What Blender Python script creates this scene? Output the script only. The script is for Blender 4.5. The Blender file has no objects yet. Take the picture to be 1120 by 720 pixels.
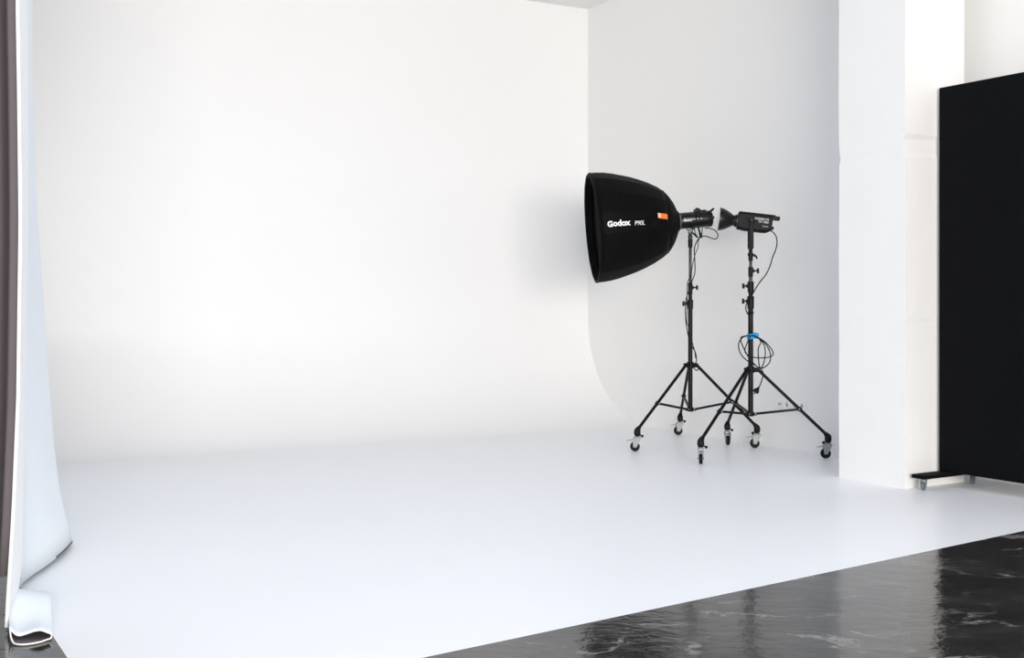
import bpy, bmesh, math, random
from mathutils import Vector, Matrix
from mathutils.bvhtree import BVHTree
random.seed(4)
PI = math.pi
S = bpy.context.scene
COL = S.collection

# ------------------------------------------------------------------ camera
F, CX, HY, H = 1250.0, 560.0, 328.0, 1.18      # focal (px of 1120), principal x, horizon y, eye height
cd = bpy.data.cameras.new('camera'); cam = bpy.data.objects.new('camera', cd); COL.objects.link(cam)
cd.sensor_fit = 'HORIZONTAL'; cd.sensor_width = 36.0; cd.lens = 36.0 * F / 1120.0
cd.shift_y = (HY - 360.0) / 1120.0
cd.clip_start = 0.05; cd.clip_end = 200
cam.location = (0, 0, H); cam.rotation_euler = (PI / 2, 0, 0)
S.camera = cam

def P(x, y, D):                                   # a measured photo point at a depth -> metres
    return Vector(((x - CX) / F * D, D, H - (y - HY) / F * D))
def FL(x, y):                                     # the same for a point on the floor
    D = H * F / (y - HY); return Vector(((x - CX) / F * D, D, 0))

# ------------------------------------------------------------------ materials
def srgb(r, g, b):
    f = lambda c: (c / 255 / 12.92) if c <= 10.3 else ((c / 255 + .055) / 1.055) ** 2.4
    return (f(r), f(g), f(b), 1)
def mat(name, col, rough=.5, metal=0.0, spec=.5, noise=None, bump=None, coat=0):
    m = bpy.data.materials.new(name); m.use_nodes = True
    nt = m.node_tree; b = nt.nodes['Principled BSDF']
    b.inputs['Base Color'].default_value = col
    b.inputs['Roughness'].default_value = rough; b.inputs['Metallic'].default_value = metal
    b.inputs['Specular IOR Level'].default_value = spec
    b.inputs['Coat Weight'].default_value = coat
    tc = nt.nodes.new('ShaderNodeTexCoord')
    if noise:
        sc, amt = noise
        n = nt.nodes.new('ShaderNodeTexNoise'); n.inputs['Scale'].default_value = sc; n.inputs['Detail'].default_value = 5
        nt.links.new(tc.outputs['Object'], n.inputs['Vector'])
        r = nt.nodes.new('ShaderNodeMapRange'); r.inputs['To Min'].default_value = 1 - amt; r.inputs['To Max'].default_value = 1 + amt
        nt.links.new(n.outputs['Fac'], r.inputs['Value'])
        h = nt.nodes.new('ShaderNodeHueSaturation'); h.inputs['Color'].default_value = col
        nt.links.new(r.outputs['Result'], h.inputs['Value']); nt.links.new(h.outputs['Color'], b.inputs['Base Color'])
    if bump:
        sc, st, ds = bump
        n2 = nt.nodes.new('ShaderNodeTexNoise'); n2.inputs['Scale'].default_value = sc; n2.inputs['Detail'].default_value = 4
        nt.links.new(tc.outputs['Object'], n2.inputs['Vector'])
        bp = nt.nodes.new('ShaderNodeBump'); bp.inputs['Strength'].default_value = st; bp.inputs['Distance'].default_value = ds
        nt.links.new(n2.outputs['Fac'], bp.inputs['Height']); nt.links.new(bp.outputs['Normal'], b.inputs['Normal'])
    return m

M = {}
M['paint'] = mat('white_wall_paint', (.85, .847, .84, 1), .7, spec=.3, noise=(1.2, .012), bump=(18, .06, .01))
M['rough_paint'] = mat('white_pillar_paint', (.80, .798, .792, 1), .65, spec=.3, noise=(2.0, .02), bump=(7, .18, .02))
M['ceil'] = mat('ceiling_paint', (.84, .84, .835, 1), .8, spec=.2, noise=(2, .01))
M['cyc'] = mat('white_cyclorama_paint', (.855, .856, .862, 1), .36, spec=.45, noise=(1.5, .012), bump=(3, .03, .02))
M['floor_paint'] = mat('white_floor_paint', (.86, .875, .90, 1), .36, spec=.45, noise=(1.5, .012), bump=(3, .03, .02))
M['metal_black'] = mat('black_powder_coat', srgb(10, 11, 13), .4, spec=.25, noise=(60, .12))
M['tube_black'] = mat('black_anodised_tube', srgb(8, 9, 11), .38, spec=.2, noise=(40, .1))
M['tube_grey'] = mat('grey_satin_tube', srgb(70, 75, 75), .35, metal=.8, noise=(40, .08))
M['plastic'] = mat('black_plastic', srgb(8, 9, 10), .5, spec=.25, noise=(80, .15))
M['rubber'] = mat('black_rubber', srgb(9, 9, 11), .6, spec=.25, noise=(60, .15))
M['zinc'] = mat('zinc_plated_steel', (.30, .32, .33, 1), .45, metal=.35, spec=.3, noise=(50, .08))
M['fabric'] = mat('black_softbox_nylon', srgb(5, 5, 6), .6, spec=.09, noise=(14, .2), bump=(22, .25, .01))
M['fabric_rim'] = mat('black_softbox_lip', srgb(7, 7, 9), .75, spec=.15, noise=(30, .2))
M['grid'] = mat('black_fabric_grid', srgb(5, 5, 6), .9, spec=.1, noise=(30, .2))
M['white_print'] = mat('white_print', (.86, .87, .88, 1), .5, noise=(30, .02))
M['pale_print'] = mat('pale_grey_print', (.55, .56, .58, 1), .5, noise=(30, .02))
M['grey_print'] = mat('grey_print', (.36, .37, .4, 1), .5, noise=(30, .02))
M['orange'] = mat('orange_woven_tag', srgb(238, 122, 45), .7, noise=(40, .08))
M['pale_tag'] = mat('pale_tag_print', srgb(250, 205, 175), .7, noise=(40, .04))
M['strobe'] = mat('black_strobe_housing', srgb(4, 6, 7), .28, spec=.36, noise=(30, .1))
M['strobe_grey'] = mat('charcoal_lamp_housing', srgb(13, 13, 16), .55, spec=.2, noise=(50, .1))
M['badge'] = mat('grey_badge', srgb(92, 96, 100), .4, metal=.4, noise=(50, .06))
M['silver'] = mat('silver_ring', (.8, .81, .82, 1), .25, metal=.9, noise=(50, .05))
M['dish_out'] = mat('black_reflector_lacquer', srgb(8, 8, 10), .33, spec=.35, noise=(30, .08))
M['dish_in'] = mat('white_diffuser_cloth', (.86, .86, .86, 1), .7, noise=(40, .02))
M['board'] = mat('matte_black_board', srgb(6, 7, 10), .75, spec=.1, noise=(2.5, .18), bump=(40, .05, .004))
M['caster_grey'] = mat('grey_caster_rubber', srgb(96, 108, 120), .5, noise=(40, .08))
M['strap'] = mat('blue_hook_and_loop', srgb(36, 160, 222), .8, noise=(120, .15))
M['socket'] = mat('white_socket_plastic', (.84, .845, .84, 1), .4, noise=(30, .02))
M['socket_dark'] = mat('grey_socket_hole', srgb(140, 141, 144), .5, noise=(30, .05))
M['cloth_white'] = mat('white_curtain_lining', (.79, .835, .875, 1), .85, spec=.2, noise=(5, .02), bump=(60, .08, .004))
M['cloth_grey'] = mat('charcoal_curtain_cloth', srgb(98, 92, 96), .85, spec=.2, noise=(8, .06), bump=(60, .1, .004))
M['cloth_hem'] = mat('white_curtain_hem', (.87, .88, .89, 1), .85, spec=.2, noise=(30, .02))
M['thread'] = mat('dark_hem_thread', srgb(70, 74, 84), .8, noise=(60, .1))

# polished dark concrete with pale veins and dust marks
def concrete():
    m = bpy.data.materials.new('polished_dark_concrete'); m.use_nodes = True
    nt = m.node_tree; N = nt.nodes; L = nt.links; b = N['Principled BSDF']
    tc = N.new('ShaderNodeTexCoord')
    mp = N.new('ShaderNodeMapping'); mp.inputs['Rotation'].default_value = (0, 0, .55); mp.inputs['Scale'].default_value = (1, 1.5, 1)
    L.new(tc.outputs['Object'], mp.inputs['Vector'])
    def noise(scale, detail, rough, dist=0, src=None):
        n = N.new('ShaderNodeTexNoise'); n.inputs['Scale'].default_value = scale; n.inputs['Detail'].default_value = detail
        n.inputs['Roughness'].default_value = rough; n.inputs['Distortion'].default_value = dist
        L.new((src or mp).outputs['Vector'], n.inputs['Vector']); return n
    def ramp(inp, stops):
        r = N.new('ShaderNodeValToRGB'); e = r.color_ramp.elements
        while len(e) < len(stops): e.new(.5)
        for el, (p, c) in zip(e, stops): el.position = p; el.color = c if len(c) == 4 else (*c, 1)
        L.new(inp, r.inputs['Fac']); return r
    g = lambda v: (v, v, v, 1)
    base = ramp(noise(2.6, 10, .7, .3).outputs['Fac'], [(.28, (.014, .014, .015, 1)), (.5, (.027, .026, .025, 1)), (.72, (.055, .052, .049, 1))])
    # thin pale streaks: a narrow band of a distorted noise, gated by a second one
    v1 = ramp(noise(2.0, 8, .62, .35).outputs['Fac'], [(.472, g(0)), (.494, g(1)), (.506, g(1)), (.53, g(0))])
    v2 = ramp(noise(3.1, 4, .6).outputs['Fac'], [(.50, g(0)), (.62, g(1))])
    v3 = ramp(noise(11, 8, .75, .3).outputs['Fac'], [(.58, g(0)), (.74, g(1))])
    mu = N.new('ShaderNodeMath'); mu.operation = 'MULTIPLY'; L.new(v1.outputs['Color'], mu.inputs[0]); L.new(v2.outputs['Color'], mu.inputs[1])
    mu3 = N.new('ShaderNodeMath'); mu3.operation = 'MULTIPLY'; L.new(v3.outputs['Color'], mu3.inputs[0]); mu3.inputs[1].default_value = .5
    mx = N.new('ShaderNodeMath'); mx.operation = 'MAXIMUM'; L.new(mu.outputs[0], mx.inputs[0]); L.new(mu3.outputs[0], mx.inputs[1])
    sc = N.new('ShaderNodeMath'); sc.operation = 'MULTIPLY'; L.new(mx.outputs[0], sc.inputs[0]); sc.inputs[1].default_value = .55
    mixc = N.new('ShaderNodeMix'); mixc.data_type = 'RGBA'
    L.new(sc.outputs[0], mixc.inputs['Factor']); L.new(base.outputs['Color'], mixc.inputs['A']); mixc.inputs['B'].default_value = (.30, .29, .27, 1)
    L.new(mixc.outputs['Result'], b.inputs['Base Color'])
    rr = N.new('ShaderNodeMapRange'); L.new(noise(9, 5, .6).outputs['Fac'], rr.inputs['Value'])
    rr.inputs['From Min'].default_value = .3; rr.inputs['From Max'].default_value = .7
    rr.inputs['To Min'].default_value = .05; rr.inputs['To Max'].default_value = .14
    ad = N.new('ShaderNodeMath'); ad.operation = 'MULTIPLY_ADD'; L.new(mx.outputs[0], ad.inputs[0]); ad.inputs[1].default_value = .2
    L.new(rr.outputs['Result'], ad.inputs[2]); L.new(ad.outputs[0], b.inputs['Roughness'])
    b.inputs['Specular IOR Level'].default_value = .55
    bp = N.new('ShaderNodeBump'); bp.inputs['Strength'].default_value = .10; bp.inputs['Distance'].default_value = .02
    L.new(noise(11, 5, .55).outputs['Fac'], bp.inputs['Height']); L.new(bp.outputs['Normal'], b.inputs['Normal'])
    return m
M['concrete'] = concrete()

# ------------------------------------------------------------------ mesh helpers
def link_mesh(name, bm, m, parent=None, origin=None, smooth=True, angle=35):
    """one mesh object; bm is in world metres, origin (or the parent's place) becomes its local zero"""
    o0 = origin if origin is not None else (WORLD[parent.name] if parent is not None else Vector((0, 0, 0)))
    bmesh.ops.translate(bm, verts=bm.verts, vec=-Vector(o0))
    bmesh.ops.recalc_face_normals(bm, faces=bm.faces)
    me = bpy.data.meshes.new(name); bm.to_mesh(me); bm.free()
    mats = m if isinstance(m, (list, tuple)) else [m]
    for k in mats: me.materials.append(k)
    if smooth:
        me.polygons.foreach_set('use_smooth', [True] * len(me.polygons))
        me.set_sharp_from_angle(angle=math.radians(angle))
    o = bpy.data.objects.new(name, me); COL.objects.link(o)
    if parent is not None:
        o.parent = parent
        o.location = Vector(o0) - WORLD[parent.name]
    else:
        o.location = o0
    WORLD[o.name] = Vector(o0)
    return o
WORLD = {}
def empty(name, loc, label, cat, group=None):
    o = bpy.data.objects.new(name, None); COL.objects.link(o); o.location = loc
    o.empty_display_size = .1
    WORLD[o.name] = Vector(loc); tag(o, label, cat, group); return o
def tag(o, label, cat, group=None):
    o['label'] = label; o['category'] = cat
    if group: o['group'] = group
    return o
def structure(o): o['kind'] = 'structure'; return o

def frame(d, up=Vector((0, 0, 1))):
    d = Vector(d).normalized()
    if abs(d.dot(up)) > .98: up = Vector((0, 1, 0))
    a = d.cross(up).normalized(); b = a.cross(d).normalized()
    return d, a, b
def a_tube(bm, pts, r, seg=10, cap=True, closed=False):
    pts = [Vector(p) for p in pts]; n = len(pts)
    rs = r if isinstance(r, (list, tuple)) else [r] * n
    rings = []; prev = None
    for i, p in enumerate(pts):
        if closed: d = pts[(i + 1) % n] - pts[i - 1]
        else: d = pts[min(i + 1, n - 1)] - pts[max(i - 1, 0)]
        d.normalize()
        if prev is None: _, a, b = frame(d)
        else:
            a = prev - d * prev.dot(d)
            if a.length < 1e-6: _, a, b = frame(d)
            a.normalize(); b = a.cross(d).normalized()
        prev = a
        rings.append([bm.verts.new(p + (a * math.cos(2 * PI * k / seg) + b * math.sin(2 * PI * k / seg)) * rs[i]) for k in range(seg)])
    for i in range(n if closed else n - 1):
        A, B = rings[i], rings[(i + 1) % n]
        for k in range(seg): bm.faces.new((A[k], A[(k + 1) % seg], B[(k + 1) % seg], B[k]))
    if cap and not closed:
        bm.faces.new(rings[0][::-1]); bm.faces.new(rings[-1])
def a_lathe(bm, o, d, prof, seg=32, rot=0.0, scallop=None, cap0=False, cap1=False, up=Vector((0, 0, 1))):
    """prof: (distance along d, radius)"""
    o = Vector(o); d, a, b = frame(d, up); rings = []
    for s, r in prof:
        ring = []
        for k in range(seg):
            t = 2 * PI * k / seg + rot; rr = r * (scallop(k) if scallop else 1)
            ring.append(bm.verts.new(o + d * s + (a * math.cos(t) + b * math.sin(t)) * rr))
        rings.append(ring)
    for A, B in zip(rings, rings[1:]):
        for k in range(seg): bm.faces.new((A[k], A[(k + 1) % seg], B[(k + 1) % seg], B[k]))
    if cap0: bm.faces.new(rings[0][::-1])
    if cap1: bm.faces.new(rings[-1])
    return rings
def a_box(bm, o, ex, ey, ez, bevel=0, seg=2):
    """box with centre o and half-extent vectors"""
    t = bmesh.new(); o, ex, ey, ez = Vector(o), Vector(ex), Vector(ey), Vector(ez)
    v = [t.verts.new(o + ex * i + ey * j + ez * k) for i in (-1, 1) for j in (-1, 1) for k in (-1, 1)]
    for q in ((0, 1, 3, 2), (4, 6, 7, 5), (0, 4, 5, 1), (2, 3, 7, 6), (0, 2, 6, 4), (1, 5, 7, 3)):
        t.faces.new([v[i] for i in q])
    bmesh.ops.recalc_face_normals(t, faces=t.faces)
    if bevel: bmesh.ops.bevel(t, geom=t.edges[:], offset=bevel, segments=seg, affect='EDGES', profile=.6)
    merge(bm, t)
def a_prism(bm, poly, vec, bevel=0):
    t = bmesh.new(); vec = Vector(vec)
    A = [t.verts.new(Vector(p)) for p in poly]; B = [t.verts.new(Vector(p) + vec) for p in poly]; n = len(poly)
    t.faces.new(A[::-1]); t.faces.new(B)
    for k in range(n): t.faces.new((A[k], A[(k + 1) % n], B[(k + 1) % n], B[k]))
    bmesh.ops.recalc_face_normals(t, faces=t.faces)
    if bevel: bmesh.ops.bevel(t, geom=t.edges[:], offset=bevel, segments=2, affect='EDGES', profile=.6)
    merge(bm, t)
def merge(bm, t):
    mp = {v: bm.verts.new(v.co) for v in t.verts}
    for f in t.faces:
        nf = bm.faces.new([mp[v] for v in f.verts]); nf.material_index = f.material_index
    t.free()
def spline(pts, sub=6):
    pts = [Vector(p) for p in pts]; out = []
    for i in range(len(pts) - 1):
        p0, p1, p2, p3 = pts[max(i - 1, 0)], pts[i], pts[i + 1], pts[min(i + 2, len(pts) - 1)]
        for k in range(sub):
            t = k / sub
            out.append(.5 * ((2 * p1) + (p2 - p0) * t + (2 * p0 - 5 * p1 + 4 * p2 - p3) * t * t + (3 * p1 - p0 - 3 * p2 + p3) * t ** 3))
    out.append(pts[-1]); return out
def text_bm(s, size, bold=0.0, shear=0.0, space=1.0):
    c = bpy.data.curves.new('t', 'FONT'); c.body = s; c.size = size; c.align_x = 'CENTER'; c.align_y = 'CENTER'
    c.offset = bold; c.shear = shear; c.space_character = space; c.resolution_u = 3
    o = bpy.data.objects.new('t', c); COL.objects.link(o)
    me = bpy.data.meshes.new_from_object(o.evaluated_get(bpy.context.evaluated_depsgraph_get()))
    bm = bmesh.new(); bm.from_mesh(me)
    bpy.data.objects.remove(o); bpy.data.curves.remove(c); bpy.data.meshes.remove(me)
    bmesh.ops.triangulate(bm, faces=bm.faces)
    return bm
def place_flat(bm, o, ex, ey, off=0):
    n = ex.cross(ey).normalized()
    for v in bm.verts: v.co = o + ex * v.co.x + ey * v.co.y + n * off
def BM(): return bmesh.new()

# ------------------------------------------------------------------ the room
U = Vector((745, -F, 0)).normalized()             # along the right wall, towards the camera
W = Vector((2340, F, 0)).normalized()             # along the back wall, towards the right
NR = Vector((-F, -745, 0)).normalized()           # out of the right wall, into the room
CORNER = FL(643, 457.1)
CEIL = H + (HY - 10) / F * CORNER.y
NB = Vector((W.y, -W.x, 0))                        # out of the back wall, into the room
def quad(bm, *p):
    bm.faces.new([bm.verts.new(Vector(q)) for q in p])
def zup(p, z): return Vector((p.x, p.y, z))

# back wall with its cove sweeping into the floor
R = 1.0
left_end = CORNER - W * 6.35
ext = CORNER + W * 0.03
prof = [(0, CEIL), (0, 3.0), (0, 2.0), (0, R)]
for i in range(1, 25):
    t = i / 24 * PI / 2
    prof.append((R - R * math.cos(t), R - R * math.sin(t)))
b = BM(); cols = []
shift = U * 1.0 / U.dot(NB)                        # moving out of the back wall while staying on the right wall
for e in (left_end, ext):
    cols.append([b.verts.new(e + shift * d + Vector((0, 0, z))) for d, z in prof])
for A, B in zip(cols[0], cols[0][1:]):
    i = cols[0].index(A); b.faces.new((A, B, cols[1][i + 1], cols[1][i]))
structure(link_mesh('wall_back', b, M['cyc'], angle=60))

# floors: white cyclorama floor, and the dark concrete in front and to the left of it
A0 = FL(464.3, 719.3); A1 = FL(1120, 580.9); fd = (A1 - A0).normalized()
LB = FL(50, 684); ld = -U
def meet(p, d, q, e):
    k = d.x * e.y - d.y * e.x; t = ((q.x - p.x) * e.y - (q.y - p.y) * e.x) / k; return p + d * t
near_left = meet(A0, fd, LB, ld)
tang_l = left_end + shift * R; tang_r = ext + shift * R
far_left = meet(LB, ld, tang_l, W)
wr0 = tang_r
right_far = meet(A0, fd, wr0 + NR * -0.3, U)
b = BM(); quad(b, near_left, right_far, tang_r - NR * .3 if False else meet(wr0 - NR * .3, U, tang_l, W), far_left)
structure(link_mesh('floor', b, M['floor_paint']))
b = BM()
big = 9.0
quad(b, near_left, right_far, right_far + fd * 4 + U * big, near_left + U * big - fd * .0)
quad(b, near_left, near_left + U * big, near_left + U * big - fd * 6, near_left - fd * 6)
quad(b, near_left, near_left - fd * 6, far_left - W * 6, far_left)
b_ = b
bmesh.ops.remove_doubles(b, verts=b.verts, dist=1e-4)
structure(link_mesh('floor_front', b, M['concrete']))

# right wall, pillar, and the stretch of wall behind the black board
PIL0, PIL1 = FL(917.7, 522.4), FL(990, 535)
def wall_slab(name, p, q, back, m, z0=-.0, z1=CEIL):
    b = BM(); a_prism(b, [zup(p, z0), zup(q, z0), zup(q + back, z0), zup(p + back, z0)], (0, 0, z1 - z0))
    return structure(link_mesh(name, b, m, smooth=False))
wr_in = CORNER - U * .25
wall_dist = (CORNER - PIL0).dot(-NR)
pil_wall = PIL0 - NR * wall_dist
wall_slab('wall_right', wr_in, pil_wall + U * 7.0, -NR * .25, M['paint'])
PILB = PIL1 - NR * .56
b = BM()
# the pillar is hand-plastered: subdivided and very slightly uneven along its arrises
ring = [PIL0, PIL1, PILB, PIL0 - NR * .56]
zs = [0, .3, .6, .9, 1.03, 1.06, 1.5, 1.9, 2.07, 2.10, 2.13, 2.18, 2.22, 2.6, 3.1, 3.6, CEIL]
rows = []
for z in zs:
    row = []
    for i, c in enumerate(ring):
        j = Vector((0, 0, 0))
        if i < 2 and 0 < z < CEIL: j = U * random.uniform(-.0025, .0025) + NR * random.uniform(-.0012, .0012)
        if i == 0 and z in (2.10, 2.13): j += U * .012
        if i == 1 and z in (2.10, 2.13, 2.18): j += -U * .014
        row.append(b.verts.new(c + j + Vector((0, 0, z))))
    rows.append(row)
for A, B in zip(rows, rows[1:]):
    for k in range(4): b.faces.new((A[k], A[(k + 1) % 4], B[(k + 1) % 4], B[k]))
b.faces.new(rows[-1])
structure(link_mesh('pillar', b, M['rough_paint'], smooth=False))
wall_slab('wall_left', left_end - U * .3 , left_end + U * 6.4, -W * .2, M['paint'])  # unseen wall behind the curtain, added to keep out sky light and bounce
# ceiling
b = BM(); c0, c1 = left_end - U * .3 - W * .3, ext + W * .6 - U * .3
quad(b, zup(c0, CEIL), zup(c1, CEIL), zup(c1 + U * 3.4, CEIL), zup(c0 + U * 3.4, CEIL))  # cut short out of view so sky light reaches the floor
quad(b, zup(c1 + U * 3.4, CEIL), zup(c1 + U * 9, CEIL), zup(c1 + U * 9 - W * 2.2, CEIL), zup(c1 + U * 3.4 - W * 2.2, CEIL))  # strip added out of view to block sky light near the right wall
structure(link_mesh('ceiling', b, M['ceil']))

# ------------------------------------------------------------------ light stands
def caster(parent, foot, yaw, joint_top, rubber=None):
    """zinc swivel caster; rolls along yaw, the brake pedal points that way"""
    f = Vector((math.cos(yaw), math.sin(yaw), 0)); s = Vector((-f.y, f.x, 0)); up = Vector((0, 0, 1))
    wc = foot + up * .0375; st = foot - f * .018
    b = BM()
    for sg in (-1, 1):
        pl = [wc + f * .012 - up * .006, wc - f * .012 - up * .006, wc - f * .044 + up * .058, wc - f * .040 + up * .067,
              wc + f * .012 + up * .067, wc + f * .020 + up * .055]
        a_prism(b, [p + s * sg * .018 for p in pl], s * sg * .003)
    a_box(b, st + up * .105, f * .028, s * .0215, up * .003, .0015)
    a_tube(b, [st + up * .108, st + up * .114], .021, 16)
    a_tube(b, [st + up * .11, st + up * .132], .009, 12)
    a_tube(b, [wc - s * .024, wc + s * .024], .006, 10)
    o = link_mesh('caster', b, M['zinc'], parent, origin=foot)
    b = BM(); a_lathe(b, wc - s * .0125, s, [(0, .020), (0, .032), (.004, .0375), (.021, .0375), (.025, .032), (.025, .020)], 28, cap0=True, cap1=True)
    link_mesh('wheel', b, M['rubber'], o)
    b = BM()
    a_prism(b, [wc + f * .008 + up * .058 - s * .014, wc + f * .062 + up * .048 - s * .014, wc + f * .064 + up * .043 - s * .014, wc + f * .004 + up * .05 - s * .014], s * .028, .001)
    link_mesh('brake_pedal', b, M['zinc'], o)
    return st

def thumb_knob(bm, p, d, length=.03, r=.014):
    d, a, c = frame(d)
    a_tube(bm, [p, p + d * length * .7], .006, 8)
    a_lathe(bm, p + d * length * .55, d, [(0, .008), (.004, r), (length * .6, r * 1.08), (length * .7, r * .7)], 14, cap0=True, cap1=True)

def light_stand(center, feet, yaws, hub_z, low_z, brace_t, tubes, collars, label, group):
    """tubes: (z0, z1, radius, material); collars: (z0, z1, radius, knob direction or None)"""
    root = empty('light_stand', center, label, 'light stand', group)
    c = Vector(center); up = Vector((0, 0, 1))
    for z0, z1, r, m in tubes:
        b = BM(); a_lathe(b, c + up * z0, up, [(0, r * .9), (.002, r), (z1 - z0 - .002, r), (z1 - z0, r * .9)], 20, cap0=True, cap1=True)
        link_mesh('pole_tube', b, m, root, origin=c + up * z0)
    for z0, z1, r, kd in collars:
        b = BM(); h = z1 - z0
        a_lathe(b, c + up * z0, up, [(0, r * .8), (.004, r * .95), (h * .3, r), (h * .7, r), (h - .004, r * 1.06), (h, r * .8)], 20, cap0=True, cap1=True)
        if kd is not None:
            d = Vector(kd).normalized(); a_box(b, c + up * (z0 + h * .6) + d * r, d * .010, up.cross(d) * .011, up * .014, .002)
        o = link_mesh('clamp_collar', b, M['plastic'], root, origin=c + up * z0)
        if kd is not None:
            b = BM(); p = c + up * (z0 + h * .6) + d * (r + .006)
            a_tube(b, [p, p + d * .022], .006, 8)
            t = up.cross(d)
            # a T-shaped wing grip
            a_box(b, p + d * .030, d * .009, t * .008, up * .020, .005)
            link_mesh('knob', b, M['plastic'], o)
    # hubs
    b = BM(); a_lathe(b, c + up * (hub_z - .028), up, [(0, .026), (.004, .030), (.044, .030), (.05, .026)], 20, cap0=True, cap1=True)
    dirs = []
    for q in feet:
        d = Vector((q.x - c.x, q.y - c.y, 0)).normalized(); dirs.append(d); t = up.cross(d)
        for sg in (-1, 1): a_box(b, c + d * .042 + t * sg * .017 + up * (hub_z - .004), d * .020, t * .0035, up * .017, .002)
        a_tube(b, [c + d * .05 - t * .023 + up * hub_z, c + d * .05 + t * .023 + up * hub_z], .006, 8)
    link_mesh('upper_hub', b, M['plastic'], root, origin=c + up * hub_z)
    b = BM(); a_lathe(b, c + up * (low_z - .02), up, [(0, .022), (.004, .026), (.032, .026), (.036, .022)], 18, cap0=True, cap1=True)
    for d in dirs:
        t = up.cross(d)
        for sg in (-1, 1): a_box(b, c + d * .034 + t * sg * .011 + up * (low_z - .003), d * .014, t * .003, up * .010, .002)
    lo = link_mesh('lower_hub', b, M['plastic'], root, origin=c + up * low_z)
    for d in dirs:
        b = BM(); t = up.cross(d); a_tube(b, [c + d * .040 - t * .018 + up * low_z, c + d * .040 + t * .018 + up * low_z], .0055, 8)
        link_mesh('rivet', b, M['zinc'], lo)
    for q, d, yw in zip(feet, dirs, yaws):
        f = Vector((math.cos(yw), math.sin(yw), 0)); stem = q - f * .018
        top = c + d * .052 + up * hub_z; end = stem + up * .165
        b = BM(); a_tube(b, [top, end], .0122, 14)
        lg = link_mesh('leg', b, M['tube_black'], root, origin=top)
        b = BM()
        a_lathe(b, stem + up * .117, up, [(0, .015), (.004, .021), (.022, .026), (.045, .025), (.056, .017)], 16, cap0=True, cap1=True)
        ax = (top - end).normalized(); a_lathe(b, end - ax * .015, ax, [(0, .018), (.01, .021), (.045, .0165)], 16, cap0=True, cap1=True)
        link_mesh('caster_socket', b, M['plastic'], lg)
        b = BM(); sd = f.cross(up) if yw < 2 else Vector((1, -.3, 0)).normalized()
        p = stem + up * .14
        sd = Vector((1, -.4, -.55)).normalized() if d.x < .2 else Vector((-1, -.4, -.55)).normalized()
        a_tube(b, [p + sd * .015, p + sd * .045], .0055, 8); a_lathe(b, p + sd * .036, sd, [(0, .006), (.004, .011), (.014, .011), (.018, .007)], 10, cap0=True, cap1=True)
        link_mesh('set_screw', b, M['plastic'], lg)
        caster(root, q, yw, None)
        # brace
        lp = top.lerp(end, brace_t); lo_p = c + d * .040 + up * low_z; t = up.cross(d)
        b = BM()
        mid = (lp + lo_p) / 2; dv = (lp - lo_p) / 2; n = dv.cross(t).normalized()
        a_box(b, mid, dv, t * .0085, n * .009, .002)
        br = link_mesh('brace', b, M['metal_black'], root, origin=lo_p)
        b = BM(); a_lathe(b, lp - ax * .012, ax, [(0, .017), (.024, .017)], 14, cap0=True, cap1=True)
        a_tube(b, [lp - t * .022, lp + t * .022], .005, 8)
        link_mesh('leg_clip', b, M['plastic'], br)
        b = BM(); a_tube(b, [lp - t * .0245, lp + t * .0245], .0058, 10)
        link_mesh('rivet', b, M['zinc'], br)
    return root

f1 = [FL(694.5, 493.7), FL(741.7, 475.8), FL(825.5, 490)]
C1 = Vector(((755 - CX) / F * 9.33, 9.33, 0))
z1 = lambda y: H - (y - HY) / F * C1.y
L_ = Vector((-1, -.25, 0)); R_ = Vector((1, -.25, 0))
light_stand(C1, f1, [PI * .96, PI * 1.02, PI * .98], z1(399), z1(447.5), .6,
    [(z1(449), z1(334), .0185, M['tube_black']), (z1(340), z1(313), .0155, M['tube_black']), (z1(318), z1(262), .0125, M['tube_grey'])],
    [(z1(338.5), z1(328), .0235, L_), (z1(322.5), z1(309.5), .0185, R_), (z1(271), z1(262), .0185, None)],
    'black rolling light stand holding up the big softbox', 'rolling light stands')
f2 = [FL(766.5, 507.5), FL(796, 486.7), FL(903, 501.5)]
C2 = Vector(((821 - CX) / F * 8.67, 8.67, 0))
z2 = lambda y: H - (y - HY) / F * C2.y
light_stand(C2, f2, [PI * 1.46, PI * 1.52, PI * .97], z2(404), z2(452.5), .6,
    [(z2(454), z2(336), .0195, M['tube_black']), (z2(342), z2(316), .0165, M['tube_black']), (z2(320), z2(298), .0140, M['tube_grey']), (z2(303), z2(285), .0115, M['tube_grey'])],
    [(z2(338), z2(324), .0255, L_), (z2(320.5), z2(308), .0235, L_), (z2(303), z2(292), .0185, R_), (z2(344), z2(341), .0235, None)],
    'black rolling light stand with coiled cord strapped to its pole', 'rolling light stands')

# ------------------------------------------------------------------ strobe head on the first stand
UP = Vector((0, 0, 1))
ax1 = Vector((-1, -.045, -.085)).normalized()                 # where the softbox points
O1 = Vector((C1.x, C1.y, z1(241)))                            # on the axis above the pole
s_of = lambda x: (CX + 0 - 0, (O1.x - (x - CX) / F * O1.y) / -ax1.x)[1]
st = empty('strobe_head', O1 - UP * .1, 'black cylindrical studio strobe plugged into the big softbox', 'studio light', 'studio light heads')
b = BM()
a_lathe(b, O1, -ax1, [(-.088, .055), (-.086, .066), (-.02, .067), (-.018, .064), (-.012, .064), (-.010, .067), (.03, .067), (.032, .063), (.038, .063), (.04, .067),
                      (.06, .067), (.062, .064), (.066, .064), (.068, .067), (.135, .067), (.139, .060)], 36, cap0=True, cap1=True)
link_mesh('body', b, M['strobe'], st)
b = BM(); a_lathe(b, O1, -ax1, [(-.10, .05), (-.10, .064), (-.094, .066), (-.088, .064), (-.088, .05)], 36)
link_mesh('mount_ring', b, M['silver'], st)
b = BM()
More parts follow.
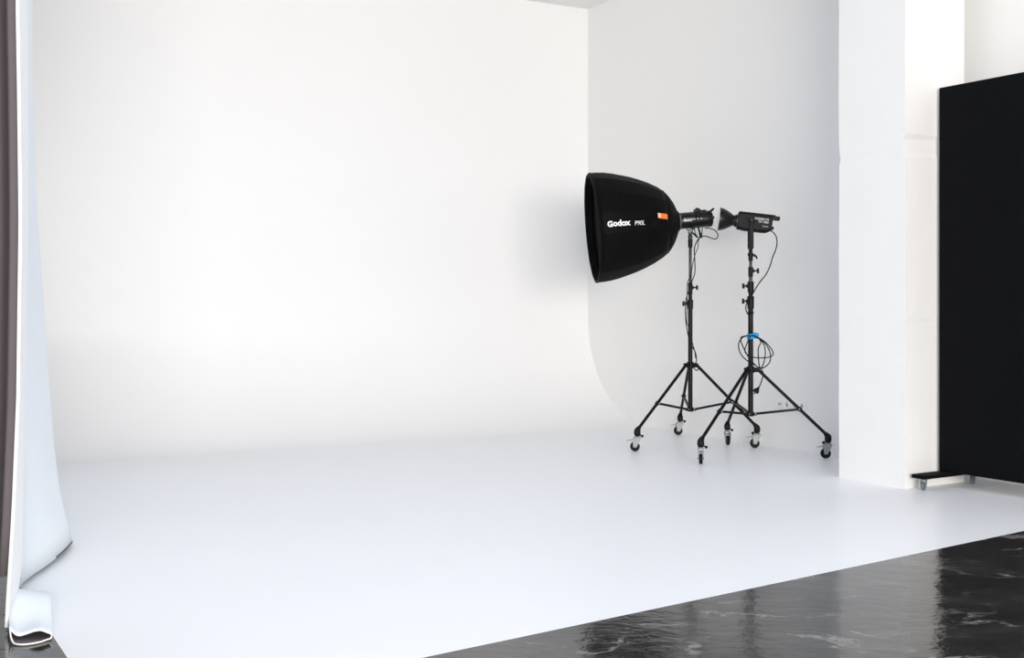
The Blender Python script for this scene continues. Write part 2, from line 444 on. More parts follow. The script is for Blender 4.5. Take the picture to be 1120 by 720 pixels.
a_lathe(b, O1, -ax1, [(.135, .058), (.137, .066), (.150, .068), (.172, .064), (.180, .05)], 30, cap0=True, cap1=True)
rp = link_mesh('rear_panel', b, M['plastic'], st)
_, e_a, e_b = frame(-ax1)
if e_a.y > 0: e_a = -e_a                                     # e_a: towards the camera, e_b: up
b = BM()
a_lathe(b, O1 - ax1 * .178 + e_b * .005 - e_a * -.02, -ax1, [(0, .012), (.012, .012), (.016, .009)], 16, cap0=True, cap1=True)
link_mesh('dial', b, M['plastic'], rp)
b = BM()
h0 = O1 - ax1 * .15 + e_b * .055
a_tube(b, spline([h0, h0 - ax1 * .02 + e_b * .004, h0 - ax1 * .052 + e_b * .026]), [.011] * 6 + [.010] * 4 + [.008] * 3, 10)
link_mesh('handle', b, M['plastic'], st)
b = BM()                                                     # the clamp and cable bundle sitting on top
a_box(b, O1 - ax1 * .062 + e_b * .072, ax1 * .026, e_a * .026, e_b * .014, .006)
a_tube(b, [O1 - ax1 * .05 + e_b * .088, O1 - ax1 * .078 + e_b * .086], .010, 12)
a_box(b, O1 - ax1 * .110 + e_b * .068, ax1 * .024, e_a * .020, e_b * .008, .004)
link_mesh('top_clamp', b, M['plastic'], st)
b = BM()
bo = O1 + ax1 * .018
def bent_patch(bm, s0, s1, w0, w1, r, n=6):
    """a plate bent around the strobe's barrel, centred on the side facing the camera"""
    A = []; 
    for i in range(n + 1):
        t = w0 + (w1 - w0) * i / n
        A.append([O1 + ax1 * s + (e_a * math.cos(t) + e_b * math.sin(t)) * r for s in (s0, s1)])
    for p, q in zip(A, A[1:]): quad(bm, p[0], p[1], q[1], q[0])
bent_patch(b, .066, .0, -.22, .28, .0678)
bd = link_mesh('badge', b, M['badge'], st)
t = text_bm('Godox', .024, .0007)
place_flat(t, O1 + ax1 * .034 + e_a * .0695, -ax1, e_b)
bl = link_mesh('badge_lettering', t, M['white_print'], bd, smooth=False); bl['label'] = 'white lettering on the badge'
b = BM()
for s0, s1 in ((-.001, -.029), (-.041, -.055), (-.069, -.084)): bent_patch(b, s0, s1, -.02, .16, .0676)
link_mesh('side_label', b, M['grey_print'], st)
# tilt bracket on the stand's spigot
b = BM(); c = C1
a_lathe(b, c + UP * z1(262), UP, [(0, .016), (.002, .0175), (.035, .0175), (.04, .014), (.05, .014)], 18, cap0=True, cap1=True)
a_box(b, c + UP * z1(252.5), Vector((.019, 0, 0)), Vector((0, .016, 0)), UP * .022, .004)
a_tube(b, [c + UP * z1(252.5) - Vector((0, .026, 0)), c + UP * z1(252.5) + Vector((0, .026, 0))], .013, 14)
a_box(b, c + UP * (z1(241) - .068), ax1 * .030, e_a * .018, UP * .012, .004)
tb = link_mesh('tilt_bracket', b, M['tube_grey'], st)
b = BM(); hp = c + UP * z1(255) + Vector((.01, -.03, 0))
a_tube(b, [hp, hp + Vector((.012, -.004, -.006)), hp + Vector((.042, -.006, -.04))], [.007, .008, .006], 10)
link_mesh('lever', b, M['plastic'], tb)

# ------------------------------------------------------------------ the softbox
RIM = O1 + ax1 * .812
sb = empty('softbox', RIM - ax1 * .35, 'large black parabolic softbox with white lettering and an orange tag', 'softbox')
back = -ax1
NRIB = 16
prof = [(.012, .447), (.06, .447), (.12, .442), (.19, .429), (.25, .413), (.33, .391), (.40, .366), (.48, .331), (.55, .293), (.6, .257)]
prof2 = [(.6, .257), (.622, .234), (.645, .204), (.664, .174), (.680, .142), (.694, .110), (.705, .085), (.712, .072)]
def scal(k): return 1.0 if k % 4 == 0 else (.988 if k % 4 == 2 else .9905)
rot = PI / NRIB + .02
b = BM(); a_lathe(b, RIM, back, prof, NRIB * 4, rot=rot, scallop=scal)
sm_bm = b.copy()
shell = link_mesh('fabric_shell', b, M['fabric'], sb, angle=9)
sd = shell.modifiers.new('thickness', 'SOLIDIFY'); sd.thickness = .004; sd.offset = 0
tree = BVHTree.FromBMesh(sm_bm)
b = BM(); a_lathe(b, RIM, back, prof2, NRIB * 4, rot=rot, scallop=scal)
rc = link_mesh('rear_sleeve', b, M['fabric'], sb, angle=9)
sd = rc.modifiers.new('thickness', 'SOLIDIFY'); sd.thickness = .004; sd.offset = 0
b = BM()
_, fa, fb = frame(back)
a_tube(b, [RIM + back * .6 + (fa * math.cos(t) + fb * math.sin(t)) * .258 for t in [2 * PI * k / NRIB + rot for k in range(NRIB)]], .004, 6, closed=True)
link_mesh('seam_piping', b, M['fabric_rim'], sb)
b = BM()                                                    # thick rolled lip round the mouth
a_tube(b, [RIM + back * .012 + (fa * math.cos(t) + fb * math.sin(t)) * (.441 * scal(k)) for k, t in enumerate([2 * PI * k / 64 + rot for k in range(64)])], .012, 10, closed=True)
a_lathe(b, RIM, back, [(.010, .43), (.06, .425)], 64, rot=rot)
link_mesh('rim', b, M['fabric_rim'], sb)
b = BM()                                                    # black cloth recessed in the mouth
a_lathe(b, RIM, back, [(.075, .425), (.075, .001)], 64, rot=rot)
link_mesh('front_cloth', b, M['grid'], sb, smooth=False)
b = BM()                                                    # rib rods under the cloth, showing as raised lines
for k in range(NRIB):
    t = 2 * PI * k / NRIB + rot
    a_tube(b, [RIM + back * s + (fa * math.cos(t) + fb * math.sin(t)) * (r - .004) for s, r in prof], .0055, 6)
link_mesh('rib_channels', b, M['fabric'], sb)
b = BM(); a_lathe(b, RIM, back, [(.690, .0695), (.690, .079), (.700, .083), (.712, .083), (.718, .078), (.718, .0695)], 32)
link_mesh('speed_ring', b, M['plastic'], sb)
def decal(bm, px, py, flipx=1, off=.003, ex=None):
    """drape a flat shape (x along the axis, y up) over the shell, seen square on from its near side"""
    _, n_a, n_b = frame(-ax1)
    if n_a.y > 0: n_a = -n_a
    o = P(px, py, 8.87); ex = ex or back
    for v in bm.verts:
        p = o + ex * v.co.x + n_b * v.co.y
        hit, nrm, _i, _d = tree.ray_cast(p + n_a * 1.0, -n_a)
        v.co = (hit if hit else p) + n_a * off
def densify(bm, cuts=1):
    bmesh.ops.subdivide_edges(bm, edges=bm.edges[:], cuts=cuts, use_grid_fill=False)
    bmesh.ops.triangulate(bm, faces=bm.faces)
t = text_bm('odox', .066, .0024, space=.97); t2 = text_bm('G', .060, .0026)
gx = min(v.co.x for v in t.verts) - max(v.co.x for v in t2.verts) - .002
gy = min(v.co.y for v in t.verts) - min(v.co.y for v in t2.verts) - .002
for v in t2.verts: v.co.x = v.co.x * 1.0 + gx; v.co.y += gy
merge(t, t2); wid = [v.co.x for v in t.verts]; kk = .187 / (max(wid) - min(wid)); mid = (max(wid) + min(wid)) / 2
for v in t.verts: v.co.x = (v.co.x - mid) * kk
decal(t, 677.2, 244.2)
lg = link_mesh('lettering', t, M['white_print'], sb, smooth=False); lg['label'] = 'white maker name printed on the cloth'
t = text_bm('P90L', .050, .0002, shear=.15); wid = [v.co.x for v in t.verts]; kk = .082 / (max(wid) - min(wid))
for v in t.verts: v.co.x *= kk
decal(t, 700.8, 243.6)
lg = link_mesh('model_lettering', t, M['white_print'], sb, smooth=False); lg['label'] = 'thin white model lettering printed on the cloth'
def rect_bm(w, h, nx=6, ny=3):
    bm = BM(); V = [[bm.verts.new((w * (i / nx - .5), h * (j / ny - .5), 0)) for j in range(ny + 1)] for i in range(nx + 1)]
    for i in range(nx):
        for j in range(ny): bm.faces.new((V[i][j], V[i + 1][j], V[i + 1][j + 1], V[i][j + 1]))
    return bm
t = rect_bm(.086, .042); decal(t, 728.6, 234.9, off=.005, ex=(back + Vector((0, 0, -.16))).normalized())
tg = link_mesh('tag', t, M['orange'], sb, smooth=False); tg['label'] = 'small orange sewn-on tag'
t = rect_bm(.022, .034); decal(t, 724.5, 234.3, off=.0065, ex=(back + Vector((0, 0, -.16))).normalized())
link_mesh('tag_print', t, M['pale_tag'], tg, smooth=False)

# ------------------------------------------------------------------ lamp head on the second stand
ax2 = Vector((-.975, .115, .122)).normalized()
O2 = Vector((C2.x, C2.y, z2(243.5)))
bk = -ax2; _, g_a, g_b = frame(bk)
if g_a.y > 0: g_a = -g_a
S2 = lambda x: ((x - CX) / F * O2.y - O2.x) / (bk.x - (x - CX) / F * bk.y)           # distance behind the pivot for an image column
lp = empty('flash_head', O2 - UP * .15, 'boxy charcoal flash head with a bell reflector, tilted slightly upward', 'studio light', 'studio light heads')
s0, s1 = S2(806.5), S2(843)
b = BM()
hw = .056
def sec(s, top, bot, w):
    o = O2 + bk * s
    return [o + g_a * w * i + g_b * z for i, z in ((-1, bot + .02), (-.72, bot), (.72, bot), (1, bot + .02), (1, top - .014), (.82, top), (-.82, top), (-1, top - .014))]
secs = [sec(s0, .062, -.058, hw * .93), sec(s0 + .008, .066, -.062, hw), sec(s0 + .06, .067, -.068, hw), sec(s1 - .06, .067, -.068, hw), sec(s1 - .03, .067, -.066, hw), sec(s1, .064, -.050, hw * .96)]
rws = [[b.verts.new(p) for p in q] for q in secs]
for A, B in zip(rws, rws[1:]):
    for k in range(8): b.faces.new((A[k], A[(k + 1) % 8], B[(k + 1) % 8], B[k]))
b.faces.new(rws[0][::-1]); b.faces.new(rws[-1])
body = link_mesh('body', b, M['strobe_grey'], lp, angle=25)
b = BM()
a_box(b, O2 + bk * (s0 + .14) + g_b * .069, bk * .135, g_a * .040, g_b * .005, .003)
a_box(b, O2 + bk * (s1 + .02) + g_b * .052, bk * .040, g_a * .036, g_b * .015, .006)
link_mesh('carry_handle', b, M['plastic'], lp)
b = BM(); a_box(b, O2 + bk * (s1 + .002) + g_b * .0, bk * .006, g_a * .046, g_b * .046, .003)
rp = link_mesh('control_panel', b, M['plastic'], lp)
b = BM(); a_lathe(b, O2 + bk * (s1 + .006) - g_b * .026 + g_a * .024, bk, [(0, .013), (.014, .012), (.017, .009)], 16, cap0=True, cap1=True)
link_mesh('dial', b, M['plastic'], rp)
b = BM()
for k in range(5):
    a_box(b, O2 + bk * (s0 + .020 + .0) + g_a * hw + g_b * (.035 - .017 * k), bk * .012, g_a * .0015, g_b * .003)
link_mesh('vents', b, M['plastic'], lp, smooth=False)
sr = S2(786)
b = BM()
a_lathe(b, O2 + bk * sr, bk, [(.0, .086), (.0, .0885), (.012, .087), (.03, .083), (.055, .073), (.08, .059), (.10, .046), (.112, .040), (.15, .040)], 40)
a_lathe(b, O2 + bk * sr, bk, [(0, .086), (.03, .080), (.055, .069), (.08, .055), (.10, .03)], 40, cap1=True)
link_mesh('reflector', b, M['dish_out'], lp)
b = BM(); a_lathe(b, O2 + bk * sr, bk, [(-.010, .0005), (-.008, .04), (-.004, .07), (.0, .087), (.002, .0892)], 40)
o = link_mesh('diffuser_cap', b, M['dish_in'], lp); o['label'] = 'white diffuser cloth over the reflector mouth'
b = BM(); a_lathe(b, O2 + bk * (s0 - .022), bk, [(0, .042), (.003, .047), (.018, .047), (.024, .044)], 30, cap0=True)
link_mesh('collar', b, M['plastic'], lp)
b = BM(); a_lathe(b, O2 + bk * (s0 - .004), bk, [(0, .044), (0, .0485), (.004, .0485)], 30)
link_mesh('collar_ring', b, M['badge'], lp)
# printing on the side that faces the camera
def side_text(s, size, xs, zz, m, name, bold=.0003):
    t = text_bm(s, size, bold); place_flat(t, O2 + bk * xs + g_a * (hw + .0025) + g_b * zz, bk, g_b)
    return link_mesh(name, t, m, lp, smooth=False)
xr = S2(839.6)
def right_text(string, size, zz, m, bold):
    t = text_bm(string, size, bold); w_ = max(v.co.x for v in t.verts)
    place_flat(t, O2 + bk * (xr - w_) + g_a * (hw + .0025) + g_b * zz, bk, g_b)
    return link_mesh('lettering', t, m, lp, smooth=False)
right_text('FOMEILITE', .0225, .030, M['pale_print'], .0004)['label'] = 'upper line of white lettering'
right_text('TX 1000', .0215, .009, M['pale_print'], .0004)['label'] = 'lower line of white lettering'
right_text('Fomei', .017, -.021, M['grey_print'], .0002)['label'] = 'small grey lettering'
# the forked yoke that carries the head
b = BM()
arm_x = (C2.x - O2.x)
yk0 = Vector((C2.x, C2.y, 0)); side = Vector((g_a.x, g_a.y, 0)).normalized()
zt, zb = z2(241), z2(271)
for sg in (1, -1):
    a_box(b, yk0 + side * sg * (hw + .011) + UP * ((zt + zb) / 2), UP * ((zt - zb) / 2 + .010), side * .0045, UP.cross(side) * .0165, .003)
a_box(b, yk0 + UP * (zb - .004), side * (hw + .015), UP.cross(side) * .0165, UP * .006, .003)
yk = link_mesh('yoke', b, M['strobe_grey'], lp)
b = BM(); a_lathe(b, yk0 + UP * zt + side * (hw + .012), side, [(0, .016), (.012, .018), (.016, .014)], 18, cap0=True, cap1=True)
a_tube(b, [yk0 + UP * zt + side * (hw + .020), yk0 + UP * (zt - .012) + side * (hw + .024) + UP.cross(side) * .0 + bk * .030], [.007, .005], 8)
link_mesh('pivot_knob', b, M['plastic'], yk)
b = BM()
a_lathe(b, yk0 + UP * z2(285.5), UP, [(0, .014), (.003, .017), (.035, .017), (.038, .022), (.058, .022), (.062, .015), (.09, .015)], 18, cap0=True, cap1=True)
a_box(b, yk0 + UP * z2(279.5) + Vector((.018, -.006, 0)), Vector((.012, 0, 0)), Vector((0, .01, 0)), UP * .010, .003)
sp = link_mesh('stand_socket', b, M['plastic'], lp)
b = BM(); k0 = yk0 + UP * z2(279) + Vector((.024, -.012, 0))
a_tube(b, [k0, k0 + Vector((.014, -.004, -.012)), k0 + Vector((.022, -.004, -.030))], [.008, .008, .006], 8)
link_mesh('lever', b, M['plastic'], sp)

# ------------------------------------------------------------------ cords
def cord(name, pts, r, label, m=M['rubber'], sub=5):
    b = BM(); a_tube(b, spline(pts, sub), r, 8)
    o = link_mesh(name, b, m, origin=Vector(pts[0])); return tag(o, label, 'cable')
d1 = C1.y
pw = [(771, 249.5, 9.30), (777, 250.0, 9.27), (782.5, 252.5, 9.24), (785.2, 257, 9.22), (783.5, 261.2, 9.22), (779, 261.0, 9.23), (773.5, 258.8, 9.25),
      (768, 258.5, 9.27), (764, 261.5, 9.28), (760.5, 268, 9.29), (759.4, 275, 9.29), (760, 286, 9.29), (760, 298, 9.29), (757.6, 306, 9.285), (755.3, 312, 9.28),
      (752.0, 322, 9.285), (750.0, 330, 9.285), (749.7, 342, 9.29), (750.2, 352, 9.29), (752, 364, 9.29), (754.4, 373, 9.295), (757.6, 380, 9.29), (760.7, 386, 9.28),
      (761.8, 394, 9.265), (760.3, 398, 9.262), (759.0, 402, 9.262), (761.8, 405.5, 9.262), (764.2, 402.5, 9.262), (763.2, 398.8, 9.262)]
cord('power_cable', [P(*p) for p in pw], .0042, 'thin black cable looping under the strobe and down the softbox stand')
sc_ = [(760, 248.5, 9.27), (760, 253, 9.265), (762, 258, 9.262), (764.6, 260.8, 9.262), (763.5, 265, 9.27), (763.6, 270, 9.275), (761.2, 276, 9.28), (758.8, 284, 9.285), (756.8, 294, 9.30),
       (755.9, 301, 9.305), (752.2, 308, 9.31), (751.6, 316, 9.312), (751.6, 322, 9.315), (751.3, 340, 9.31), (751.2, 352, 9.308), (753, 358, 9.305), (755, 366, 9.305), (757.6, 376, 9.30),
       (759.8, 384, 9.285), (760.6, 392, 9.27)]
cord('sync_cable', [P(*p) for p in sc_], .0034, 'second thin black cord hanging beside the softbox stand pole')
b = BM()
q0, q1 = P(763.6, 248.5, 9.26), P(767.2, 260.5, 9.255)
a_tube(b, [q0, q0.lerp(q1, .5), q0.lerp(q1, .75), q1], [.007, .008, .013, .010], 10)
a_tube(b, [P(768.2, 249, 9.262), P(767.3, 259, 9.262)], .004, 8)
tag(link_mesh('cable_plug', b, M['plastic'], origin=q0), 'short black plug dangling between cords under the strobe', 'plug')

D0 = 8.60
def cp(x, y, dz=0): return (795 + x / 6.0, 320 + y / 6.0, D0 + dz)
pc = [(841.2, 251.8, 8.66), (846, 254.5, 8.655), (849.3, 260, 8.65), (849.8, 267, 8.645), (848.0, 274.5, 8.645), (845.2, 281, 8.64), (843.2, 288, 8.64), (840.6, 295, 8.635), (836.6, 302, 8.63),
      (831.6, 308, 8.625), (827.0, 315, 8.62), (823.6, 321, 8.615), (820.6, 327, 8.622), (816.4, 333, 8.635), (815.8, 338, 8.635), (817.2, 342.5, 8.628), (819.4, 346, 8.622), (820.5, 354, 8.628), (821, 362, 8.632),
      cp(175, 283, .0), cp(215, 300, -.02), cp(262, 335, -.02), cp(300, 385, -.02), cp(298, 415, -.02), cp(255, 428, -.02), cp(190, 428, -.02), cp(140, 412, -.015), cp(118, 385, -.01), cp(128, 345, -.01), cp(148, 300, -.01), cp(165, 283, -.01),
      cp(205, 300, .01), cp(255, 340, .02), cp(285, 400, .02), cp(282, 455, .02), cp(248, 490, .02), cp(218, 494, .01), cp(208, 440, .0), cp(206, 370, .0), cp(222, 325, .0), cp(195, 290, -.012),
      cp(150, 284, -.02), cp(98, 292, -.015), cp(92, 318, -.01), cp(108, 360, -.01), cp(142, 425, -.02), cp(188, 478, -.02), cp(224, 496, -.01), cp(244, 455, -.01), cp(252, 400, -.01), cp(245, 350, -.01), cp(215, 305, -.015), cp(170, 284, -.02),
      cp(110, 292, -.03), cp(84, 320, -.03), cp(77, 355, -.03), cp(92, 405, -.03), cp(130, 445, -.03), cp(185, 478, -.03), cp(228, 508, -.03), cp(238, 540, -.03), cp(228, 580, -.03), cp(216, 612, -.03), cp(210, 626, -.03)]
pcord = cord('mains_cable', [P(*p) for p in pc], .0043, 'long black mains cord from the flash head, coiled at its stand pole', sub=5)
b = BM(); e0, e1 = P(*cp(211, 622, -.03)), P(*cp(190, 650, -.03)); dd = (e1 - e0).normalized()
a_lathe(b, e0, dd, [(0, .007), (.012, .010), (.026, .019), (.034, .0225), (.048, .0225), (.05, .019)], 18, cap0=True, cap1=True)
_, pa, pb = frame(dd)
for sg in (-1, 1): a_tube(b, [e0 + dd * .049 + pa * sg * .0095, e0 + dd * .066 + pa * sg * .0095], .0024, 8)
link_mesh('plug', b, M['plastic'], pcord)
# blue strap: a flat band round pole and coil, its tail sticking out to the right
b = BM(); sc0 = Vector((C2.x + .004, C2.y - .022, z2(367.6)))
n = 28; ringA = []
for k in range(n):
    t = 2 * PI * k / n
    p = sc0 + Vector((.036 * math.cos(t), .047 * math.sin(t), .006 * math.cos(t)))
    nrm = Vector((math.cos(t), math.sin(t), 0))
    ringA.append([b.verts.new(p + UP * .020), b.verts.new(p - UP * .020), b.verts.new(p - UP * .020 - nrm * .004), b.verts.new(p + UP * .020 - nrm * .004)])
for k in range(n):
    A, B = ringA[k], ringA[(k + 1) % n]
    for j in range(4): b.faces.new((A[j], A[(j + 1) % 4], B[(j + 1) % 4], B[j]))
tp = sc0 + Vector((.026, -.034, .0))
a_prism(b, [tp + UP * .020, tp - UP * .022, tp + Vector((.012, -.008, -.016)), tp + Vector((.022, -.004, .004)), tp + Vector((.014, -.004, .026))], Vector((0, -.004, 0)))
tag(link_mesh('cable_strap', b, M['strap'], origin=sc0), 'bright blue hook-and-loop strap around the stand pole', 'strap')

# ------------------------------------------------------------------ wall socket
so = Vector((0, 0, 0))
kx = (866 - CX) / F; wall_c = CORNER
tD = (wall_c.x - kx * wall_c.y) / (kx * U.y - U.x); wp = wall_c + U * tD
so = zup(wp, H - (443.2 - HY) / F * wp.y)
b = BM(); a_box(b, so + NR * .005, U * .162, NR * .0055, UP * .043, .004)
sk = link_mesh('wall_socket', b, M['socket'], origin=so)
tag(sk, 'white four-gang power socket plate low on the wall behind the stand legs', 'socket')
for i in range(4):
    c = so + U * (-.121 + .0807 * i) + NR * .0105
    b = BM()
    if i == 0:
        a_box(b, c, U * .030, NR * .001, UP * .030, .0008)
        g = link_mesh('data_insert', b, M['socket'], sk)
        b = BM()
        for sg in (-1, 1): a_box(b, c + U * sg * .010 + NR * .001, U * .006, NR * .0008, UP * .010)
        link_mesh('jack', b, M['socket_dark'], g)
    else:
        a_lathe(b, c, NR, [(-.001, .030), (.004, .030), (.004, .027), (.001, .0245)], 24, cap1=True)
        g = link_mesh('socket_insert', b, M['socket'], sk)
        b = BM()
        for sg in (-1, 1): a_lathe(b, c + U * sg * .0095 + NR * .0005, NR, [(0, .005), (.002, .005)], 10, cap1=True)
        a_box(b, c + NR * .001, U * .005, NR * .0012, UP * .020)
        link_mesh('pin_holes', b, M['socket_dark'], g)

# ------------------------------------------------------------------ rolling black board
k_b = .168
BE = Vector((0, 0, 0)); off = k_b * (1027.3 + 185); Db = H * F / off
BE = Vector(((1027.3 - CX) / F * Db, Db, 0))                  # left front foot of the board
bw, bz0 = 1.25, .096
bz1 = H + (HY - 96.3) / F * Db
bd = empty('rolling_board', BE + U * bw / 2, 'tall matt black rolling board standing beside the white pillar', 'board')
b = BM(); a_prism(b, [BE + UP * bz0, BE + U * bw + UP * bz0, BE + U * bw - NR * .018 + UP * bz0, BE - NR * .018 + UP * bz0], UP * (bz1 - bz0), .002)
link_mesh('board', b, M['board'], bd, smooth=False)
b = BM()
for s in (.09, .62, 1.16):
    a_box(b, BE + U * s - NR * .036 + UP * ((bz0 + bz1) / 2), U * .022, NR * .018, UP * ((bz1 - bz0) / 2), .002)
link_mesh('back_frame', b, M['board'], bd, smooth=False)
for s0 in (.0, bw - .10):
    b = BM()
    fr = BE + U * s0; 
    a_prism(b, [fr + NR * .258 + UP * .073, fr + U * .10 + NR * .258 + UP * .073, fr + U * .10 - NR * .305 + UP * .073, fr - NR * .305 + UP * .073], UP * .0225, .002)
    pk = link_mesh('foot_plank', b, M['board'], bd, smooth=False)
    for dn in (.212, -.258):
        base = fr + U * .055 + NR * dn
        b = BM()
        a_box(b, base + UP * .0705, U * .030, NR * .026, UP * .0025, .001)
        a_tube(b, [base + UP * .058, base + UP * .069], .017, 14)
        f = (U * .4 + NR * .9).normalized(); sdd = Vector((-f.y, f.x, 0)); wc = base + UP * .026 + f * .008
        for sg in (-1, 1):
            a_prism(b, [wc + sdd * sg * .014 + f * .009 - UP * .006, wc + sdd * sg * .014 - f * .009 - UP * .006, wc + sdd * sg * .014 - f * .026 + UP * .033, wc + sdd * sg * .014 + f * .014 + UP * .033], sdd * sg * .0025)
        a_box(b, wc - f * .006 + UP * .034, f * .022, sdd * .0165, UP * .002)
        a_tube(b, [wc - sdd * .018, wc + sdd * .018], .004, 8)
        cs = link_mesh('caster', b, M['zinc'], bd, origin=base)
        b = BM(); a_lathe(b, wc - sdd * .010, sdd, [(0, .015), (0, .022), (.003, .026), (.017, .026), (.020, .022), (.020, .015)], 24, cap0=True, cap1=True)
        link_mesh('wheel', b, M['caster_grey'], cs)

# ------------------------------------------------------------------ curtain at the left edge
def sheet(rows):
    bm = BM(); V = [[bm.verts.new(Vector(p)) for p in r] for r in rows]
    for A, B in zip(V, V[1:]):
        for k in range(len(A) - 1): bm.faces.new((A[k], A[k + 1], B[k + 1], B[k]))
    return bm
def interp(tab, z):
    if z >= tab[0][0]: return tab[0][1]
    for (za, va), (zb, vb) in zip(tab, tab[1:]):
        if z >= zb:
            t = (z - zb) / (za - zb); return vb + (va - vb) * t
    return tab[-1][1]
CT = CEIL - .06
lead = [(CT, 17), (2.2, 19), (1.9, 20.5), (1.45, 22), (.83, 19.5), (.44, 14.5), (.20, 10), (.10, 8), (.0, 6.5)]   # image column of the leading edge by height
hemc = [(CT, 29), (2.2, 30), (1.5, 31), (.83, 27), (.44, 26), (.2, 24), (.1, 21), (.0, 16)]
silh = [(CT, 29), (2.2, 31), (1.6, 36), (1.18, 43), (.72, 50), (.45, 55), (.25, 61), (.10, 70), (.0, 75)]
D_lead, D_hem, D_sil = 4.05, 4.35, 5.35
ct = empty('curtain', Vector((-1.95, 4.6, 0)), 'full-height curtain, charcoal outside and white inside, at the left edge', 'curtain')
zs = [CT - (CT - .02) * i / 44 for i in range(45)]
def X(px, D): return (px - CX) / F * D
# white lining: from the leading edge back along the side of the set
rows = []
for z in zs:
    xl, xh, xs = X(interp(lead, z), D_lead), X(interp(hemc, z), D_hem), X(interp(silh, z), D_sil)
    k = max(0, min(1, (1.6 - z) / 1.5))
    row = [Vector((xl, D_lead, z)), Vector(((xl + xh) / 2 + .004, (D_lead + D_hem) / 2, z)), Vector((xh, D_hem, z))]
    m1 = Vector((xh * .62 + xs * .38 - .012 - .03 * k, 4.68, z)); m2 = Vector((xh * .25 + xs * .75 - .005, 5.05, z))
    row += [m1, m2, Vector((xs, D_sil, z)), Vector((xs - .05, D_sil + .16, z)), Vector((xs - .17 - .05 * k, D_sil + .30, z)), Vector((xs - .23, D_sil + .55, z)), Vector((xs - .40, D_sil + .75, z)),
            Vector((xs - .50, D_sil + 1.1, z)), Vector((xs - .72, D_sil + 1.35, z)), Vector((xs - .85, D_sil + 1.8, z)), Vector((xs - 1.2, D_sil + 2.4, z))]
    # below knee height the far part still falls straight to the floor, ending in a wavy hem
    row = [Vector((p.x, p.y, p.z if i < 3 else max(p.z, .006))) for i, p in enumerate(row)]
    rows.append(spline(row, 4))
hem_row = [p + Vector((.004, -.006, .004)) for p in rows[-1][17:30]]
b = sheet(rows); b.faces.ensure_lookup_table(); per = len(rows[0]) - 1
for i, f in enumerate(b.faces): f.material_index = 1 if i % per < 8 else 0
ln = link_mesh('lining', b, [M['cloth_white'], M['cloth_hem']], ct, angle=80)
sd = ln.modifiers.new('thickness', 'SOLIDIFY'); sd.thickness = .004; sd.offset = 0
# the spare length of the leading edge lies on the floor as a limp roll, its open end towards the camera
rows = []
NF = 18
for i in range(NF + 1):
    t = i / NF                                             # 0 at the back, 1 at the open end
    D = 4.50 + (3.92 - 4.50) * t
    wL, wR = X(19 - 12.0 * min(1, t * 1.6), D), X(53 - 4.5 * t, D)
    hgt = .030 + .055 * math.sin(PI * min(1, t * 1.25)) ** 1.2 * (1 - t * .6)
    row = []
    for j in range(15):                                    # upper skin, left to right
        q = j / 14; x = wL + (wR - wL) * q
        back_z = .010 + hgt * (1.0 - .45 * q * (1 - t))
        lip = [(0, .046), (.12, .026), (.25, .017), (.45, .024), (.65, .033), (.82, .036), (1.0, .026)]
        k = next(n for n in range(6) if q <= lip[n + 1][0] + 1e-9); f_ = (q - lip[k][0]) / (lip[k + 1][0] - lip[k][0])
        front_z = lip[k][1] + (lip[k + 1][1] - lip[k][1]) * f_
        m_ = t ** 1.6
        row.append(Vector((x, D + .03 * q * t + .02 * (1 - q) * t, back_z * (1 - m_) + front_z * m_)))
    x_r, z_r = row[-1].x, row[-1].z
    for j in range(1, 7):                                  # round the right end
        a = j / 6 * PI; rr = max((z_r - .006) / 2, .008)
        row.append(Vector((x_r + math.sin(a) * .012, D + .03 * t, .006 + rr + rr * math.cos(a))))
    for j in range(1, 13):                                 # the lower lip, back to the left and up
        q = 1 - j / 12; x = wL + (wR - wL) * q
        lift = max(0, .30 - q) / .30
        row.append(Vector((x + .004 * lift, D - .050 * t * max(0, math.sin(PI * q)) ** .8 + .02 * t, .006 + lift ** 2 * (row[0].z - .012))))
    rows.append(row)
b = sheet(rows); fl_ = link_mesh('bottom_fold', b, [M['cloth_grey'], M['cloth_white']], ct, angle=80)
sd = fl_.modifiers.new('thickness', 'SOLIDIFY'); sd.thickness = .003; sd.offset = -1; sd.material_offset = 1; sd.material_offset_rim = 1
b = BM(); a_tube(b, rows[-1][17:], .0028, 6); link_mesh('fold_hem', b, M['cloth_hem'], ct)
b = BM(); a_tube(b, hem_row, .0025, 6); link_mesh('hem_stitching', b, M['thread'], ct)
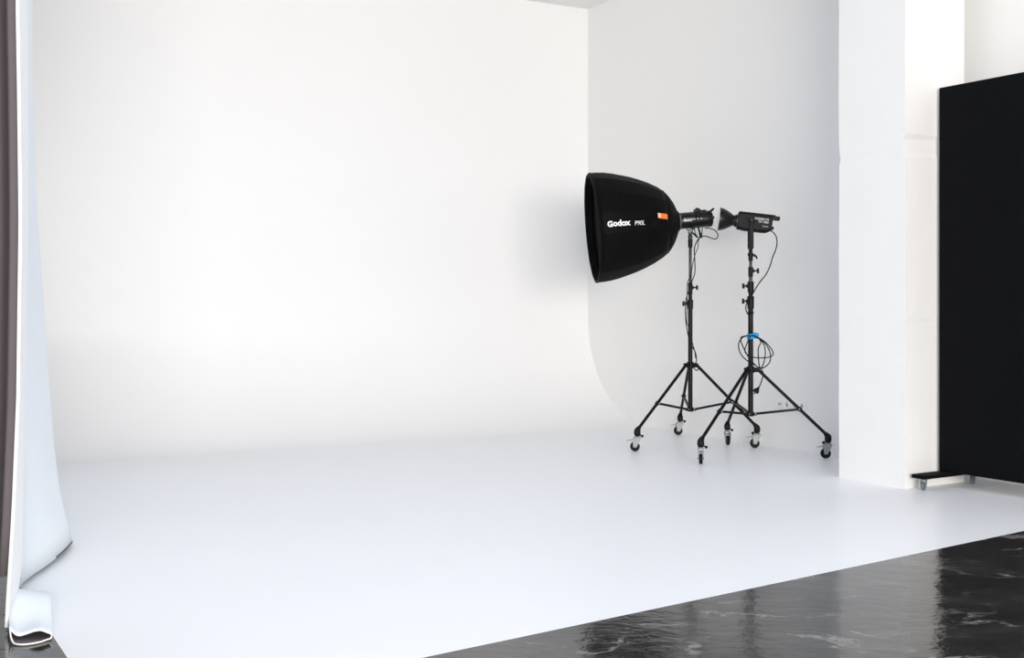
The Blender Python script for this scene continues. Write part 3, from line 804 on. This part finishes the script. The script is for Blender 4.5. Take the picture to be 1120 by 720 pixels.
# charcoal outside face, with soft vertical folds
rows = []
for z in [CT - (CT - .20) * i / 20 for i in range(21)]:
    xl = X(interp(lead, z), D_lead) - .007
    row = [Vector((xl, D_lead + .004, z)), Vector((xl - .022, D_lead - .012, z)), Vector((xl - .045, D_lead + .035, z)), Vector((xl - .07, D_lead + .10, z)), Vector((xl - .10, D_lead + .06, z)),
           Vector((xl - .15, D_lead + .12, z)), Vector((xl - .22, D_lead + .08, z)), Vector((xl - .30, D_lead + .2, z)), Vector((xl - .38, D_lead + .16, z)), Vector((xl - .5, D_lead + .28, z)), Vector((xl - .62, D_lead + .22, z))]
    rows.append(spline(row, 5))
b = sheet(rows); ou = link_mesh('outer_cloth', b, M['cloth_grey'], ct, angle=80)
sd = ou.modifiers.new('thickness', 'SOLIDIFY'); sd.thickness = .004; sd.offset = 0
# the pale hem running down the leading edge
b = BM()
pts = [Vector((X(interp(lead, z), D_lead) + .001, D_lead - .002, z)) for z in zs]
a_tube(b, pts, .006, 8)
link_mesh('hem', b, M['cloth_hem'], ct)
ln['label'] = 'white curtain lining'; ou['label'] = 'charcoal outer curtain cloth'

# ------------------------------------------------------------------ light
WORLD_S, WIN_P = 1.0, 1000
w = bpy.data.worlds.new('studio_daylight'); S.world = w; w.use_nodes = True
wn = w.node_tree.nodes; bg = wn['Background']; bg.inputs['Color'].default_value = (.95, 1.025, 1.16, 1); bg.inputs['Strength'].default_value = WORLD_S
def area(name, loc, target, sx, sy, power, col):
    l = bpy.data.lights.new(name, 'AREA'); l.shape = 'RECTANGLE'; l.size = sx; l.size_y = sy; l.energy = power; l.color = col
    o = bpy.data.objects.new(name, l); COL.objects.link(o); o.location = loc
    o.rotation_euler = (Vector(target) - Vector(loc)).to_track_quat('-Z', 'Y').to_euler(); return o
area('window_light', (2.6, -5.0, 2.0), (0.2, 9, 1.5), 6.0, 2.4, WIN_P, (1.148, 1.062, .95))

S.view_settings.view_transform = 'Standard'; S.view_settings.look = 'None'
S.view_settings.exposure = 0.03; S.view_settings.gamma = 1.0
S.view_settings.use_curve_mapping = False
S.cycles.use_denoising = True
S.cycles.max_bounces = 10; S.cycles.diffuse_bounces = 8
S.cycles.sample_clamp_indirect = 6
